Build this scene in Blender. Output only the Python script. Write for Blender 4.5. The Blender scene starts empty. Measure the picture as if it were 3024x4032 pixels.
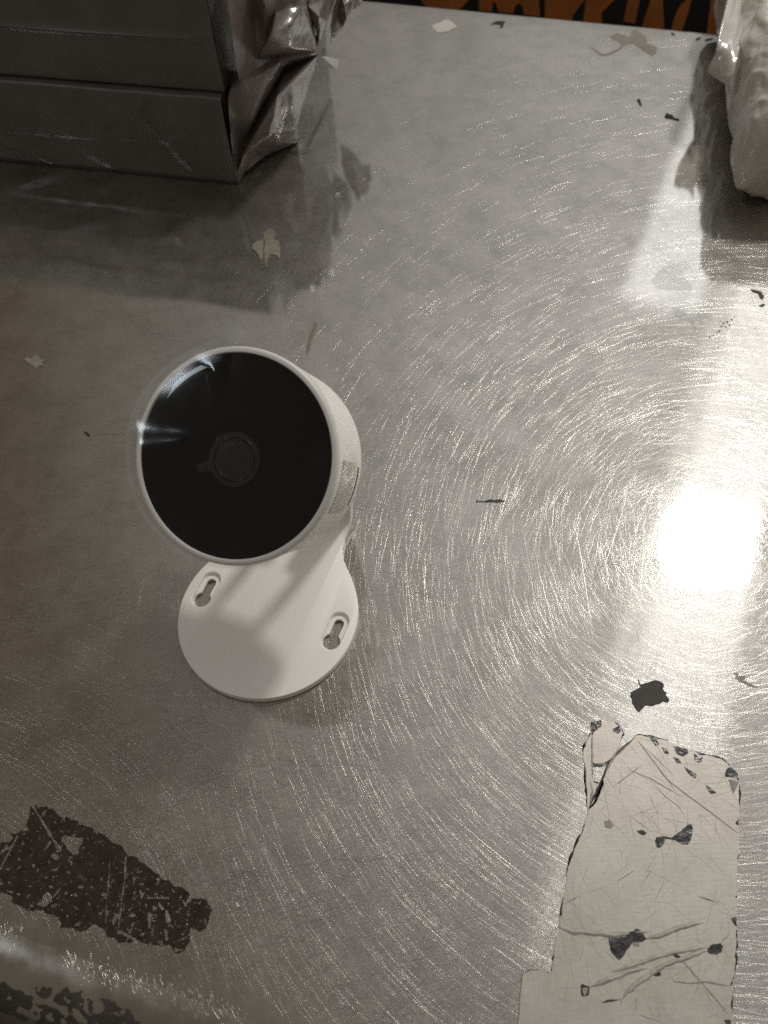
import bpy, math, random
import numpy as np
from mathutils import Vector, Matrix
from mathutils.geometry import tessellate_polygon
from mathutils import noise as mnoise

rng = np.random.default_rng(7)
random.seed(7)
S = bpy.context.scene
COL = S.collection
R = math.radians

# ------------------------------------------------------------------ camera
F, CX, CY, CAMH = 3028.0, 1512.0, 2016.0, 0.25      # focal length and centre in photo pixels, height in metres
PITCH, ROLL = R(55.5), R(-3.57)
fw = np.array([0, math.cos(PITCH), -math.sin(PITCH)])
rt0 = np.array([1.0, 0, 0]); up0 = np.cross(rt0, fw)
rt = math.cos(ROLL) * rt0 + math.sin(ROLL) * up0
up = -math.sin(ROLL) * rt0 + math.cos(ROLL) * up0
CP = np.array([0, 0, CAMH])
cd = bpy.data.cameras.new('camera'); cam = bpy.data.objects.new('camera', cd); COL.objects.link(cam)
m = Matrix.Identity(4)
for i in range(3):
    m[i][0], m[i][1], m[i][2], m[i][3] = rt[i], up[i], -fw[i], CP[i]
cam.matrix_world = m
cd.sensor_fit = 'VERTICAL'; cd.sensor_height = 36; cd.lens = 36 * F / 4032
cd.clip_start = 0.01; cd.clip_end = 50
cd.dof.use_dof = True; cd.dof.focus_distance = 0.27; cd.dof.aperture_fstop = 15
S.camera = cam

# ------------------------------------------------------------------ world: dim warm room, brighter ahead and to the right
w = bpy.data.worlds.new('World'); S.world = w; w.use_nodes = True
nt = w.node_tree; nt.nodes.clear()
wo = nt.nodes.new('ShaderNodeOutputWorld'); bg = nt.nodes.new('ShaderNodeBackground')
tc = nt.nodes.new('ShaderNodeTexCoord')
dp = nt.nodes.new('ShaderNodeVectorMath'); dp.operation = 'DOT_PRODUCT'
gdir = np.array([0.66, 0.50, 0.56]); gdir /= np.linalg.norm(gdir)
dp.inputs[1].default_value = tuple(gdir)
rp = nt.nodes.new('ShaderNodeValToRGB')
rp.color_ramp.interpolation = 'LINEAR'
e = rp.color_ramp.elements
e[0].position = 0.30; e[0].color = (0.13, 0.113, 0.093, 1)
e[1].position = 0.97; e[1].color = (0.60, 0.595, 0.585, 1)
e2 = e.new(0.69); e2.color = (0.086, 0.058, 0.035, 1)
mr = nt.nodes.new('ShaderNodeMapRange'); mr.inputs[1].default_value = -1; mr.inputs[2].default_value = 1
nt.links.new(tc.outputs['Generated'], dp.inputs[0]); nt.links.new(dp.outputs['Value'], mr.inputs[0])
nt.links.new(mr.outputs[0], rp.inputs[0]); nt.links.new(rp.outputs[0], bg.inputs[0]); nt.links.new(bg.outputs[0], wo.inputs[0])
bg.inputs[1].default_value = 1.0

# ------------------------------------------------------------------ lamps: ceiling fixture with its lit square, second fixture, cool panel added at the left
def area(name, loc, target, sx, sy, radiance, col, yaw=None):
    l = bpy.data.lights.new(name, 'AREA'); l.shape = 'RECTANGLE'; l.size = sx; l.size_y = sy
    l.energy = radiance * math.pi * sx * sy; l.color = col
    o = bpy.data.objects.new(name, l); COL.objects.link(o); o.location = loc
    if target is None:
        o.rotation_euler = (0, 0, yaw)
    else:
        o.rotation_euler = (Vector(target) - Vector(loc)).to_track_quat('-Z', 'Y').to_euler()
    return o
K = 16.0; ZC = CAMH * (K - 1)
BAND = -R(26.4)
area('ceiling_lamp', (0.1212 * K, 0.1490 * K, ZC - .02), None, 0.0230 * K, 0.0258 * K, 180, (1.0, 0.96, 0.885), BAND)
bd = np.array([math.sin(-BAND), math.cos(BAND)]); bn = np.array([bd[1], -bd[0]])
ca = np.array([0.1031, 0.1497]) + bn * 0.0345 / 2 + bn * .001
ca = ca + bd * 0.06
area('ceiling_fixture', (*(ca * K), ZC), None, 0.0315 * K, 0.42 * K, 1.5, (1.0, 0.98, 0.95), BAND)
cl = np.array([0.1031, 0.1497]) - bn * .0022 + bd * 0.06
area('ceiling_fixture_lip', (*(cl * K), ZC), None, 0.0034 * K, 0.42 * K, 1.3, (1.0, 0.96, 0.89), BAND)
cb = np.array([0.1226, 0.2972]) + bn * .0195 + bd * 0.27
area('far_ceiling_fixture', (*(cb * K), ZC), None, 0.037 * K, 0.56 * K, 1.2, (0.97, 0.985, 1.0), BAND)
area('left_cool_panel', (-1.44, -.13, 1.49), (-.04, .14, .08), 0.25, 0.25, 13, (0.86, 0.94, 1.0))  # added cool panel, placed so the camera's clear film catches glints

S.view_settings.view_transform = 'Standard'; S.view_settings.look = 'None'
S.view_settings.exposure = 0.10; S.view_settings.gamma = 1.0
S.render.engine = 'CYCLES'
S.cycles.use_denoising = False          # a denoiser wipes out the hairline scratches
S.cycles.use_adaptive_sampling = False
S.cycles.sample_clamp_indirect = 4.0
S.cycles.sample_clamp_direct = 0.0
S.cycles.max_bounces = 8; S.cycles.transparent_max_bounces = 12
S.cycles.blur_glossy = 2.0

# ------------------------------------------------------------------ geometry helpers
def ray(px, py):
    d = fw + (px - CX) / F * rt - (py - CY) / F * up
    return d / np.linalg.norm(d)
def proj(X):
    X = np.atleast_2d(np.asarray(X, float)) - CP; d = X @ fw
    return np.c_[CX + F * (X @ rt) / d, CY - F * (X @ up) / d]
def P(px, py, z=0.0):                     # the point of the horizontal plane z under a photo pixel
    d = ray(px, py); return CP + d * ((z - CAMH) / d[2])
def hit(px, py, p0, n):                   # the point of a plane under a photo pixel
    d = ray(px, py); return CP + d * (np.dot(np.asarray(p0) - CP, n) / np.dot(d, n))

def mesh(name, verts, faces, mat=None, smooth=True):
    me = bpy.data.meshes.new(name)
    me.from_pydata([tuple(map(float, v)) for v in verts], [], [tuple(map(int, f)) for f in faces])
    me.update()
    if mat: me.materials.append(mat)
    if smooth: me.polygons.foreach_set('use_smooth', [True] * len(me.polygons))
    return me
ORG = {}
def part(name, verts, faces, mat, parent=None, smooth=True, auto=None):
    o0 = np.zeros(3); q = parent
    while q is not None:
        if q.name in ORG: o0 = ORG[q.name]
        q = q.parent
    v = np.asarray(verts, float) - o0
    o = bpy.data.objects.new(name, mesh(name, v, faces, mat, smooth)); COL.objects.link(o)
    if parent: o.parent = parent
    if auto is not None:
        o.data.set_sharp_from_angle(angle=R(auto))
    return o
def thing(name, label, cat, loc, group=None):
    o = bpy.data.objects.new(name, None); COL.objects.link(o); o.location = tuple(map(float, loc))
    o.empty_display_size = .02
    o['label'] = label; o['category'] = cat
    if group: o['group'] = group
    ORG[o.name] = np.asarray(loc, float)
    return o
def solo(name, label, cat, verts, faces, mat, group=None, smooth=False, auto=None):   # a thing that is one mesh
    v = np.asarray(verts, float); c = v.mean(0); c[2] = v[:, 2].min()
    o = bpy.data.objects.new(name, mesh(name, v - c, faces, mat, smooth)); COL.objects.link(o); o.location = tuple(map(float, c))
    o['label'] = label; o['category'] = cat
    if group: o['group'] = group
    if auto is not None: o.data.set_sharp_from_angle(angle=R(auto))
    return o
def inpoly(x, y, poly):
    p = np.asarray(poly, float); x = np.asarray(x); y = np.asarray(y); c = np.zeros(x.shape, bool); j = len(p) - 1
    for i in range(len(p)):
        if p[i, 1] != p[j, 1]:
            t = ((p[i, 1] > y) != (p[j, 1] > y)) & (x < (p[j, 0] - p[i, 0]) * (y - p[i, 1]) / (p[j, 1] - p[i, 1]) + p[i, 0])
            c ^= t
        j = i
    return c
def slab(poly3, th, dz=0.0, holes=()):     # flat polygon (table points) raised to a slab of thickness th
    loops = [list(poly3)] + [list(h) for h in holes]
    tri = tessellate_polygon([[Vector((p[0], p[1], 0)) for p in l] for l in loops])
    flat = [p for l in loops for p in l]; n = len(flat)
    v = [(p[0], p[1], dz + th) for p in flat] + [(p[0], p[1], dz) for p in flat]
    f = []
    for t in tri:
        a, b, c = [np.array(flat[i][:2]) for i in t]
        cr = (b[0]-a[0])*(c[1]-a[1]) - (b[1]-a[1])*(c[0]-a[0])
        f.append(t if cr > 0 else t[::-1])
    k = 0
    for l in loops:
        for i in range(len(l)):
            a, b = k + i, k + (i + 1) % len(l); f.append((a, b, b + n, a + n))
        k += len(l)
    return v, f
def rough_poly(pts, amp, step):            # torn outline: subdivide and jitter
    out = []
    pts = [np.asarray(p, float) for p in pts]
    for i in range(len(pts)):
        a, b = pts[i], pts[(i + 1) % len(pts)]; d = b - a; L = np.hypot(*d[:2]); k = max(1, int(L / step))
        nr = np.array([-d[1], d[0]]) / (L + 1e-9)
        for j in range(k):
            q = a[:2] + d[:2] * j / k + (nr * random.uniform(-amp, amp) if j else 0); out.append(q)
    return out
def crop(ox, oy, s):
    return lambda pts: [(ox + x * s, oy + y * s) for x, y in pts]
def onto(pts, z=0.0): return [P(x, y, z) for x, y in pts]

# ------------------------------------------------------------------ materials
def mat(name):
    mm = bpy.data.materials.new(name); mm.use_nodes = True; t = mm.node_tree; t.nodes.clear()
    o = t.nodes.new('ShaderNodeOutputMaterial'); return mm, t, o
def nd(t, kind, **kw):
    n = t.nodes.new(kind)
    for k, v in kw.items(): setattr(n, k, v)
    return n
def noise_tex(t, scale, detail=4, rough=.55, mapping=None, src='Object'):
    c = nd(t, 'ShaderNodeTexCoord'); n = nd(t, 'ShaderNodeTexNoise')
    n.inputs['Scale'].default_value = scale; n.inputs['Detail'].default_value = detail; n.inputs['Roughness'].default_value = rough
    if mapping:
        mp = nd(t, 'ShaderNodeMapping'); mp.inputs['Scale'].default_value = mapping[0]; mp.inputs['Rotation'].default_value = mapping[1]
        t.links.new(c.outputs[src], mp.inputs[0]); t.links.new(mp.outputs[0], n.inputs[0])
    else: t.links.new(c.outputs[src], n.inputs[0])
    return n.outputs['Fac']
def ramp(t, fac, stops):
    r = nd(t, 'ShaderNodeValToRGB'); e = r.color_ramp.elements
    while len(e) < len(stops): e.new(.5)
    for el, (p, c) in zip(e, stops): el.position = p; el.color = (*c, 1) if len(c) == 3 else c
    t.links.new(fac, r.inputs[0]); return r.outputs[0]
def maprange(t, fac, a, b, c, d):
    n = nd(t, 'ShaderNodeMapRange')
    for i, v in enumerate((a, b, c, d)): n.inputs[i + 1].default_value = v
    t.links.new(fac, n.inputs[0]); return n.outputs[0]
def bump(t, h, strength, dist):
    b = nd(t, 'ShaderNodeBump'); b.inputs['Strength'].default_value = strength; b.inputs['Distance'].default_value = dist
    t.links.new(h, b.inputs['Height']); return b.outputs[0]
def plain(name, col, rough=.5, var=.06, vscale=60, metallic=0, bumps=None, spec=.5, coat=0, rvar=.06, transmission=0):
    mm, t, o = mat(name); b = nd(t, 'ShaderNodeBsdfPrincipled')
    f = noise_tex(t, vscale)
    t.links.new(ramp(t, f, [(.3, [c * (1 - var) for c in col]), (.7, [min(1, c * (1 + var)) for c in col])]), b.inputs['Base Color'])
    t.links.new(maprange(t, noise_tex(t, vscale * 2.3), .3, .7, max(.02, rough - rvar), rough + rvar), b.inputs['Roughness'])
    b.inputs['Metallic'].default_value = metallic; b.inputs['Specular IOR Level'].default_value = spec
    b.inputs['Coat Weight'].default_value = coat
    if bumps:
        nrm = bump(t, noise_tex(t, bumps[0], 5), bumps[1], bumps[2]); t.links.new(nrm, b.inputs['Normal'])
    t.links.new(b.outputs[0], o.inputs[0]); return mm

def steel(name, col, r1, r2, mixf, blot=True):
    mm, t, o = mat(name)
    g1 = nd(t, 'ShaderNodeBsdfAnisotropic', distribution='BECKMANN'); g2 = nd(t, 'ShaderNodeBsdfAnisotropic', distribution='BECKMANN'); mx = nd(t, 'ShaderNodeMixShader')
    big = noise_tex(t, 14, 5, .6); fine = noise_tex(t, 900, 2, .6); mid = noise_tex(t, 60, 6, .65)
    c = ramp(t, big, [(.30, [x * .88 * y for x, y in zip(col, (1.0, 1.01, 1.0))]), (.5, col), (.72, [x * 1.09 * y for x, y in zip(col, (1.01, .99, 1.0))])])
    m2 = nd(t, 'ShaderNodeMix', data_type='RGBA', blend_type='MULTIPLY'); m2.inputs[0].default_value = 1
    t.links.new(c, m2.inputs[6]); t.links.new(ramp(t, mid, [(.28, (.86, .86, .85)), (.55, (1, 1, 1))]), m2.inputs[7])
    # fine directional grain of the mill finish
    g = noise_tex(t, 1, 3, .6, ((70, 2400, 1), (0, 0, R(12)))); gb = noise_tex(t, 1, 3, .6, ((2200, 90, 1), (0, 0, R(33))))
    ad = nd(t, 'ShaderNodeMath', operation='ADD'); t.links.new(g, ad.inputs[0]); t.links.new(gb, ad.inputs[1])
    m3 = nd(t, 'ShaderNodeMix', data_type='RGBA', blend_type='MULTIPLY'); m3.inputs[0].default_value = 1
    t.links.new(m2.outputs[2], m3.inputs[6]); t.links.new(ramp(t, maprange(t, ad.outputs[0], .6, 1.4, 0, 1), [(.0, (.84, .84, .84)), (1, (1.12, 1.12, 1.12))]), m3.inputs[7])
    for g_ in (g1, g2): t.links.new(m3.outputs[2], g_.inputs['Color'])
    t.links.new(maprange(t, mid, .3, .7, r1 * .85, r1 * 1.25), g1.inputs['Roughness']); g2.inputs['Roughness'].default_value = r2
    nrm = bump(t, fine, .03, .0001); wave = nd(t, 'ShaderNodeBump'); wave.inputs['Strength'].default_value = .25; wave.inputs['Distance'].default_value = .0006
    t.links.new(noise_tex(t, 9, 2, .4), wave.inputs['Height']); t.links.new(nrm, wave.inputs['Normal'])
    t.links.new(wave.outputs[0], g1.inputs['Normal']); t.links.new(wave.outputs[0], g2.inputs['Normal'])
    t.links.new(maprange(t, mid, .3, .7, mixf * .8, mixf * 1.25), mx.inputs[0])
    t.links.new(g1.outputs[0], mx.inputs[1]); t.links.new(g2.outputs[0], mx.inputs[2])
    dull = nd(t, 'ShaderNodeBsdfDiffuse'); m4 = nd(t, 'ShaderNodeMixShader')      # thin greasy haze on the steel
    t.links.new(ramp(t, big, [(.3, (.66, .56, .43)), (.7, (.72, .65, .54))]), dull.inputs['Color'])
    t.links.new(maprange(t, mid, .3, .7, .045, .09), m4.inputs[0]); t.links.new(mx.outputs[0], m4.inputs[1]); t.links.new(dull.outputs[0], m4.inputs[2]); t.links.new(m4.outputs[0], o.inputs[0])
    return mm
STEEL = steel('brushed_steel', (.435, .424, .405), .08, .52, .24)
STEELR = steel('worn_rolled_steel', (.43, .405, .37), .30, .55, .30)
def scratch_mat():
    mm, t, o = mat('scratched_steel'); g = nd(t, 'ShaderNodeBsdfAnisotropic')
    g.inputs['Color'].default_value = (.58, .565, .53, 1); g.inputs['Roughness'].default_value = .19
    tr = nd(t, 'ShaderNodeBsdfTransparent'); mx = nd(t, 'ShaderNodeMixShader')
    t.links.new(maprange(t, noise_tex(t, 40, 3), .35, .65, .07, .27), mx.inputs[0])
    t.links.new(tr.outputs[0], mx.inputs[1]); t.links.new(g.outputs[0], mx.inputs[2]); t.links.new(mx.outputs[0], o.inputs[0]); return mm
SCR = scratch_mat()
ZV0 = np.array([0, 0, 1.0])
NICK = SCR
WHITE = plain('white_plastic', (.87, .85, .805), .42, .012, 40, rvar=.05)
BEZEL = plain('bezel_plastic', (.76, .75, .72), .38, .015, 40, rvar=.04)
SILVER = plain('sticker_foil', (.46, .44, .385), .42, .09, 110, metallic=.3, rvar=.08)
SLOT = plain('slot_dark', (.10, .095, .09), .6)
def glassblack(name, col, rough):
    mm, t, o = mat(name); b = nd(t, 'ShaderNodeBsdfPrincipled'); b.inputs['Base Color'].default_value = (*col, 1)
    t.links.new(maprange(t, noise_tex(t, 300), .3, .7, rough * .7, rough * 1.5), b.inputs['Roughness'])
    b.inputs['Specular IOR Level'].default_value = .22
    t.links.new(b.outputs[0], o.inputs[0]); return mm
GLASS = glassblack('black_glass', (.0016, .0018, .0022), .04)
LENS = glassblack('lens_glass', (.0034, .0034, .0036), .08)
LRING = glassblack('lens_ring_black', (.014, .014, .014), .25)
def film(name, veil, haze, tint=(.9, .93, .97), gain=1.5, rough=.12):
    mm, t, o = mat(name); tr = nd(t, 'ShaderNodeBsdfTransparent'); gl = nd(t, 'ShaderNodeBsdfAnisotropic'); df = nd(t, 'ShaderNodeBsdfDiffuse')
    gl.inputs['Roughness'].default_value = rough; gl.inputs['Color'].default_value = (*tint, 1); df.inputs['Color'].default_value = (.55, .55, .55, 1)
    lw = nd(t, 'ShaderNodeFresnel'); ge = nd(t, 'ShaderNodeNewGeometry')
    t.links.new(maprange(t, ge.outputs['Backfacing'], 0, 1, 1.45, 1 / 1.45), lw.inputs['IOR'])
    a = nd(t, 'ShaderNodeMixShader'); b = nd(t, 'ShaderNodeMixShader')
    ml = nd(t, 'ShaderNodeMath', operation='MULTIPLY_ADD'); ml.inputs[1].default_value = gain; ml.inputs[2].default_value = veil; ml.use_clamp = True
    t.links.new(lw.outputs[0], ml.inputs[0])
    t.links.new(ml.outputs[0], a.inputs[0]); t.links.new(tr.outputs[0], a.inputs[1]); t.links.new(gl.outputs[0], a.inputs[2])
    t.links.new(maprange(t, noise_tex(t, 200), .3, .7, haze * .6, haze * 1.4), b.inputs[0]); t.links.new(a.outputs[0], b.inputs[1]); t.links.new(df.outputs[0], b.inputs[2])
    t.links.new(b.outputs[0], o.inputs[0]); return mm
FILM = film('clear_film', .0, .0, gain=1.25)
FILM2 = film('hazy_clear_film', .0, .010, gain=1.2)
RESFILM = film('clear_residue', -.06, .16)
FILMEDGE = film('film_edge', .0, .20, gain=.25, rough=.2)
POLY = plain('grey_polythene', (.115, .101, .088), .36, .14, 45, spec=.5, rvar=.08)
POLYC = plain('crumpled_polythene', (.185, .158, .146), .22, .14, 60, spec=.9, bumps=(300, .16, .0012), rvar=.07)
def bubble_mat():
    mm, t, o = mat('clear_wrap'); b = nd(t, 'ShaderNodeBsdfPrincipled')
    t.links.new(ramp(t, noise_tex(t, 35, 5), [(.3, (.54, .51, .45)), (.55, (.66, .63, .57)), (.75, (.72, .70, .65))]), b.inputs['Base Color'])
    b.inputs['Roughness'].default_value = .16; b.inputs['Specular IOR Level'].default_value = .8; b.inputs['Coat Weight'].default_value = .5; b.inputs['Coat Roughness'].default_value = .08
    b.inputs['Subsurface Weight'].default_value = .25; b.inputs['Subsurface Radius'].default_value = (.006, .006, .005); b.inputs['Subsurface Scale'].default_value = 1
    t.links.new(bump(t, noise_tex(t, 85, 5, .5), .5, .002), b.inputs['Normal'])
    t.links.new(b.outputs[0], o.inputs[0]); return mm
WRAP = bubble_mat()
CORE = plain('grey_carton', (.30, .28, .25), .7)
def tape_mat():
    mm, t, o = mat('silver_tape'); b = nd(t, 'ShaderNodeBsdfPrincipled'); b.inputs['Metallic'].default_value = .45
    base = ramp(t, noise_tex(t, 55, 6, .65), [(.3, (.395, .368, .325)), (.5, (.45, .422, .378)), (.72, (.50, .472, .425))])
    gr = noise_tex(t, 1, 3, .6, ((1500, 160, 1), (0, 0, R(20)))); gr2 = noise_tex(t, 1, 3, .6, ((240, 1300, 1), (0, 0, R(60))))
    ad = nd(t, 'ShaderNodeMath', operation='ADD'); t.links.new(gr, ad.inputs[0]); t.links.new(gr2, ad.inputs[1])
    m3 = nd(t, 'ShaderNodeMix', data_type='RGBA', blend_type='MULTIPLY'); m3.inputs[0].default_value = 1
    t.links.new(base, m3.inputs[6]); t.links.new(ramp(t, maprange(t, ad.outputs[0], .6, 1.4, 0, 1), [(0, (.90, .895, .885)), (.5, (1, 1, 1)), (1, (1.06, 1.06, 1.06))]), m3.inputs[7])
    t.links.new(m3.outputs[2], b.inputs['Base Color']); b.inputs['Roughness'].default_value = .40
    h = nd(t, 'ShaderNodeMath', operation='ADD'); t.links.new(ad.outputs[0], h.inputs[0]); t.links.new(noise_tex(t, 90, 4), h.inputs[1])
    t.links.new(bump(t, h.outputs[0], .05, .0005), b.inputs['Normal'])
    t.links.new(b.outputs[0], o.inputs[0]); return mm
TAPE = tape_mat()
TAPED = plain('tape_crease', (.41, .38, .335), .4, .2, 300, bumps=(900, .3, .0006))
BLACK = plain('black_adhesive', (.014, .012, .010), .24, .3, 200, spec=.6, bumps=(330, .4, .0012), rvar=.08)
BLACKM = plain('black_tape_cloth', (.045, .038, .032), .62, .25, 300, bumps=(1200, .5, .0005))
BROWNM = plain('dark_tape_residue', (.028, .021, .014), .75, .4, 260, spec=.2, bumps=(900, .5, .0006))
GREYR = plain('grey_residue', (.30, .285, .255), .6, .15, 300, bumps=(900, .3, .0004))
TAN = plain('tan_residue', (.21, .185, .145), .6, .25, 260, bumps=(800, .4, .0005))
BROWN = plain('brown_stain', (.19, .165, .13), .45, .2, 200)
PALE = plain('pale_chip', (.55, .52, .47), .5, .08, 200)

# ------------------------------------------------------------------ the steel table
YAW = R(-19.5)
ex = np.array([math.cos(YAW), math.sin(YAW), 0]); ey = np.array([-math.sin(YAW), math.cos(YAW), 0])
f0 = (P(30, 3681) + P(976, 4000)) / 2                     # middle of the bend line of the rolled front edge
b0 = (P(1500, 6) + P(2600, 116)) / 2
DEP = float(np.dot(b0 - f0, ey))
ROLLR = 0.024
ORI = f0.copy()
def tab(s, u, z=0.0): return ORI + ex * s + ey * u + np.array([0, 0, z])
table = thing('steel_table', 'scratched stainless steel table with a rolled front edge, under everything', 'table', tab(0, DEP / 2, 0))
prof = [(-ROLLR, -.05)]
for k in range(17):
    a = R(90) * (1 - k / 16); prof.append((-ROLLR * math.sin(a), -ROLLR * (1 - math.cos(a))))
us = np.linspace(.0, DEP - .0012, 40)[1:]
prof += [(u, 0) for u in us]
for k in range(1, 6):
    a = R(90) * k / 5; prof.append((DEP - .0012 + .0012 * math.sin(a), -.0012 * (1 - math.cos(a))))
prof.append((DEP, -.04))
ss = np.linspace(-.75, .75, 61)
V = [tab(s, u, z) for (u, z) in prof for s in ss]; n = len(ss)
FC = [(i * n + j, i * n + j + 1, (i + 1) * n + j + 1, (i + 1) * n + j) for i in range(len(prof) - 1) for j in range(n - 1)]
top = part('tabletop', V, FC, STEEL, table)
top.data.materials.append(STEELR)
for q_ in range(17 * (n - 1)): top.data.polygons[q_].material_index = 1

# scratches: shallow grooves in every direction, each with a rounded cross-section
def scratches(N, wlo, whi, llo, lhi, slope, x0, x1, y0, y1, near=True):
    out_v = []; out_f = []
    if near:
        px = rng.uniform(-150, 3200, N); py = rng.uniform(30, 4100, N) ** 1.0
        d = fw[None] + ((px - CX) / F)[:, None] * rt - ((py - CY) / F)[:, None] * up
        t = -CAMH / d[:, 2]; c = CP + d * t[:, None]
        c = c[:, :2] + rng.normal(0, .004, (N, 2))
    uu = (c - ORI[:2]) @ ey[:2]
    c = c[(uu > .006) & (uu < DEP - .006)]; N = len(c)
    th = rng.uniform(0, math.pi, N); L = llo * (lhi / llo) ** rng.beta(1.2, 2.6, N); wd = rng.uniform(wlo, whi, N)
    kap = rng.normal(0, 1.8, N)
    sl = slope * rng.uniform(.6, 1.25, N)
    nseg = 4
    sv = np.linspace(-.5, .5, nseg + 1)
    allv = np.zeros((N, nseg + 1, 3, 3))
    for i, s in enumerate(sv):
        a = s * L
        ang = th + kap * a
        cx_ = c[:, 0] + np.cos(th + kap * a / 2) * a; cy_ = c[:, 1] + np.sin(th + kap * a / 2) * a
        tp = (1 - (2 * abs(s)) ** 6 * .85)
        for k, o in enumerate((-1, 0, 1)):
            allv[:, i, k, 0] = cx_ - np.sin(ang) * o * wd / 2 * tp
            allv[:, i, k, 1] = cy_ + np.cos(ang) * o * wd / 2 * tp
            allv[:, i, k, 2] = .000012 + (sl * wd / 2 * tp if k == 1 else 0)
    u = (allv[..., :2] - ORI[:2]) @ ey[:2]
    okk = ((u > .001) & (u < DEP - .002)).all(axis=(1, 2))
    allv = allv[okk]; N = len(allv)
    f = []
    for i in range(nseg):
        for k in range(2):
            a = i * 3 + k; f.append((a, a + 3, a + 4, a + 1))
    f = np.array(f)[:, ::-1] if False else np.array(f)
    F_ = (np.arange(N)[:, None, None] * (3 * (nseg + 1)) + f[None]).reshape(-1, 4)
    return allv.reshape(-1, 3), F_
def fastmesh(name, V, Fq, mt, parent):
    V = V - ORG[parent.name]
    me = bpy.data.meshes.new(name); me.vertices.add(len(V)); me.vertices.foreach_set('co', V.astype(np.float32).ravel())
    me.loops.add(Fq.size); me.loops.foreach_set('vertex_index', Fq.astype(np.int32).ravel())
    me.polygons.add(len(Fq)); me.polygons.foreach_set('loop_start', np.arange(0, Fq.size, 4, dtype=np.int32))
    me.polygons.foreach_set('use_smooth', np.ones(len(Fq), bool))
    me.update(calc_edges=True); me.materials.append(mt)
    o = bpy.data.objects.new(name, me); COL.objects.link(o); o.parent = parent; o['kind'] = 'stuff'
    return o
v1, q1 = scratches(8000, .00010, .00022, .010, .080, .36, 0, 0, 0, 0)
v2, q2 = scratches(80000, .00008, .00016, .008, .055, .34, 0, 0, 0, 0)
v3, q3 = scratches(260, .00018, .00034, .04, .14, .30, 0, 0, 0, 0)          # a few long deep gouges
fastmesh('scratch', np.r_[v1, v2, v3], np.r_[q1, q2 + len(v1), q3 + len(v1) + len(v2)], SCR, table)

# worn nicks along the bend of the front edge
N_ = 2600
sN = rng.uniform(-.10, .30, N_); uN = rng.normal(-.0008, .0014, N_) + .0012 * np.sin(sN * 90)
aN = math.atan2(.87, -.49) + rng.normal(0, .38, N_); LN = rng.uniform(.0006, .0030, N_); wN = rng.uniform(.0002, .00045, N_)
V = []; Q = []
for k in range(N_):
    if mnoise.noise(Vector((sN[k] * 55, 0, 5))) < -.12: continue
    c = tab(sN[k], min(uN[k], .004), .00004 - max(0, -uN[k]) ** 2 / (2 * ROLLR)); d_ = np.array([math.cos(aN[k]), math.sin(aN[k]), 0]); n_ = np.array([-d_[1], d_[0], 0]); b = len(V)
    for t_, wf in ((-.5, .3), (-.15, 1), (.2, .9), (.5, .25)):
        for o_ in (-1, 0, 1): V.append(c + d_ * t_ * LN[k] + n_ * o_ * wN[k] / 2 * wf + ZV0 * (.32 * wN[k] * wf if o_ == 0 else 0))
    for i in range(3):
        for j in range(2): q = b + i * 3 + j; Q.append((q, q + 3, q + 4, q + 1))
fastmesh('edge_nick', np.array(V), np.array(Q), NICK, table)

# ------------------------------------------------------------------ floor far below
solo_floor = bpy.data.objects.new('floor', mesh('floor', [(-4, -4, -.9), (4, -4, -.9), (4, 5, -.9), (-4, 5, -.9)], [(0, 1, 2, 3)], plain('dark_floor', (.05, .045, .04), .6)))
COL.objects.link(solo_floor); solo_floor['kind'] = 'structure'

# ------------------------------------------------------------------ security camera
AX = np.array([math.sin(R(23)), math.cos(R(23)), 0]); RV = np.array([AX[1], -AX[0], 0]); ZV = np.array([0, 0, 1.0])
PC = np.array([-.0439, .1293, 0])
def pl(a, s, z): return PC + AX * a + RV * s + ZV * z
scam = thing('security_camera', 'round white security camera with black glass face, standing on its white disc base', 'security camera', PC)
PT = .0031; PR = .0325
side = [(.0385, .0145), (.0347, .0152), (.0318, .0162), (.0290, .0178), (.0262, .0203), (.0232, .0232)]
outl = []
for a, s in side: outl.append((a, s))
th0 = math.atan2(.0260, .0203)
for k in range(0, 97):
    th = th0 + (2 * math.pi - 2 * th0) * k / 96; outl.append((PR * math.cos(th), PR * math.sin(th)))
for a, s in side[::-1]: outl.append((a, -s))
outl = np.array(outl)
def inset(poly, d, closed=True):
    p = np.array(poly); nx = np.roll(p, -1, 0); pv = np.roll(p, 1, 0); tt = nx - pv
    tt /= np.linalg.norm(tt, axis=1)[:, None] + 1e-12
    nn = np.c_[tt[:, 1], -tt[:, 0]]
    ctr = p.mean(0); sgn = np.sign(((p - ctr) * nn).sum(1).mean()); return p - nn * sgn * d
def stadium(c1, c2, r, k=14):
    d = c2 - c1; a0 = math.atan2(d[1], d[0]); o = []
    for i in range(k + 1): a = a0 - math.pi / 2 + math.pi * i / k; o.append(c2 + r * np.array([math.cos(a), math.sin(a)]))
    for i in range(k + 1): a = a0 + math.pi / 2 + math.pi * i / k; o.append(c1 + r * np.array([math.cos(a), math.sin(a)]))
    return np.array(o)
def keyhole(cb, rb, cs, rs, k=14):
    d = cs - cb; a0 = math.atan2(d[1], d[0]); h = math.asin(rs / rb * .96); o = []
    for i in range(k + 1): a = a0 - math.pi / 2 + math.pi * i / k; o.append(cs + rs * np.array([math.cos(a), math.sin(a)]))
    for i in range(2 * k + 1): a = a0 + h + (2 * math.pi - 2 * h) * i / (2 * k); o.append(cb + rb * np.array([math.cos(a), math.sin(a)]))
    return np.array(o)
def toplate(px, py, z): q = P(px, py, z) - PC; return np.array([q @ AX, q @ RV])
K2 = (toplate(1305, 2528, .0012), toplate(1336, 2459, .0012))
ksz = np.linalg.norm(K2[1] - K2[0])
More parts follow.
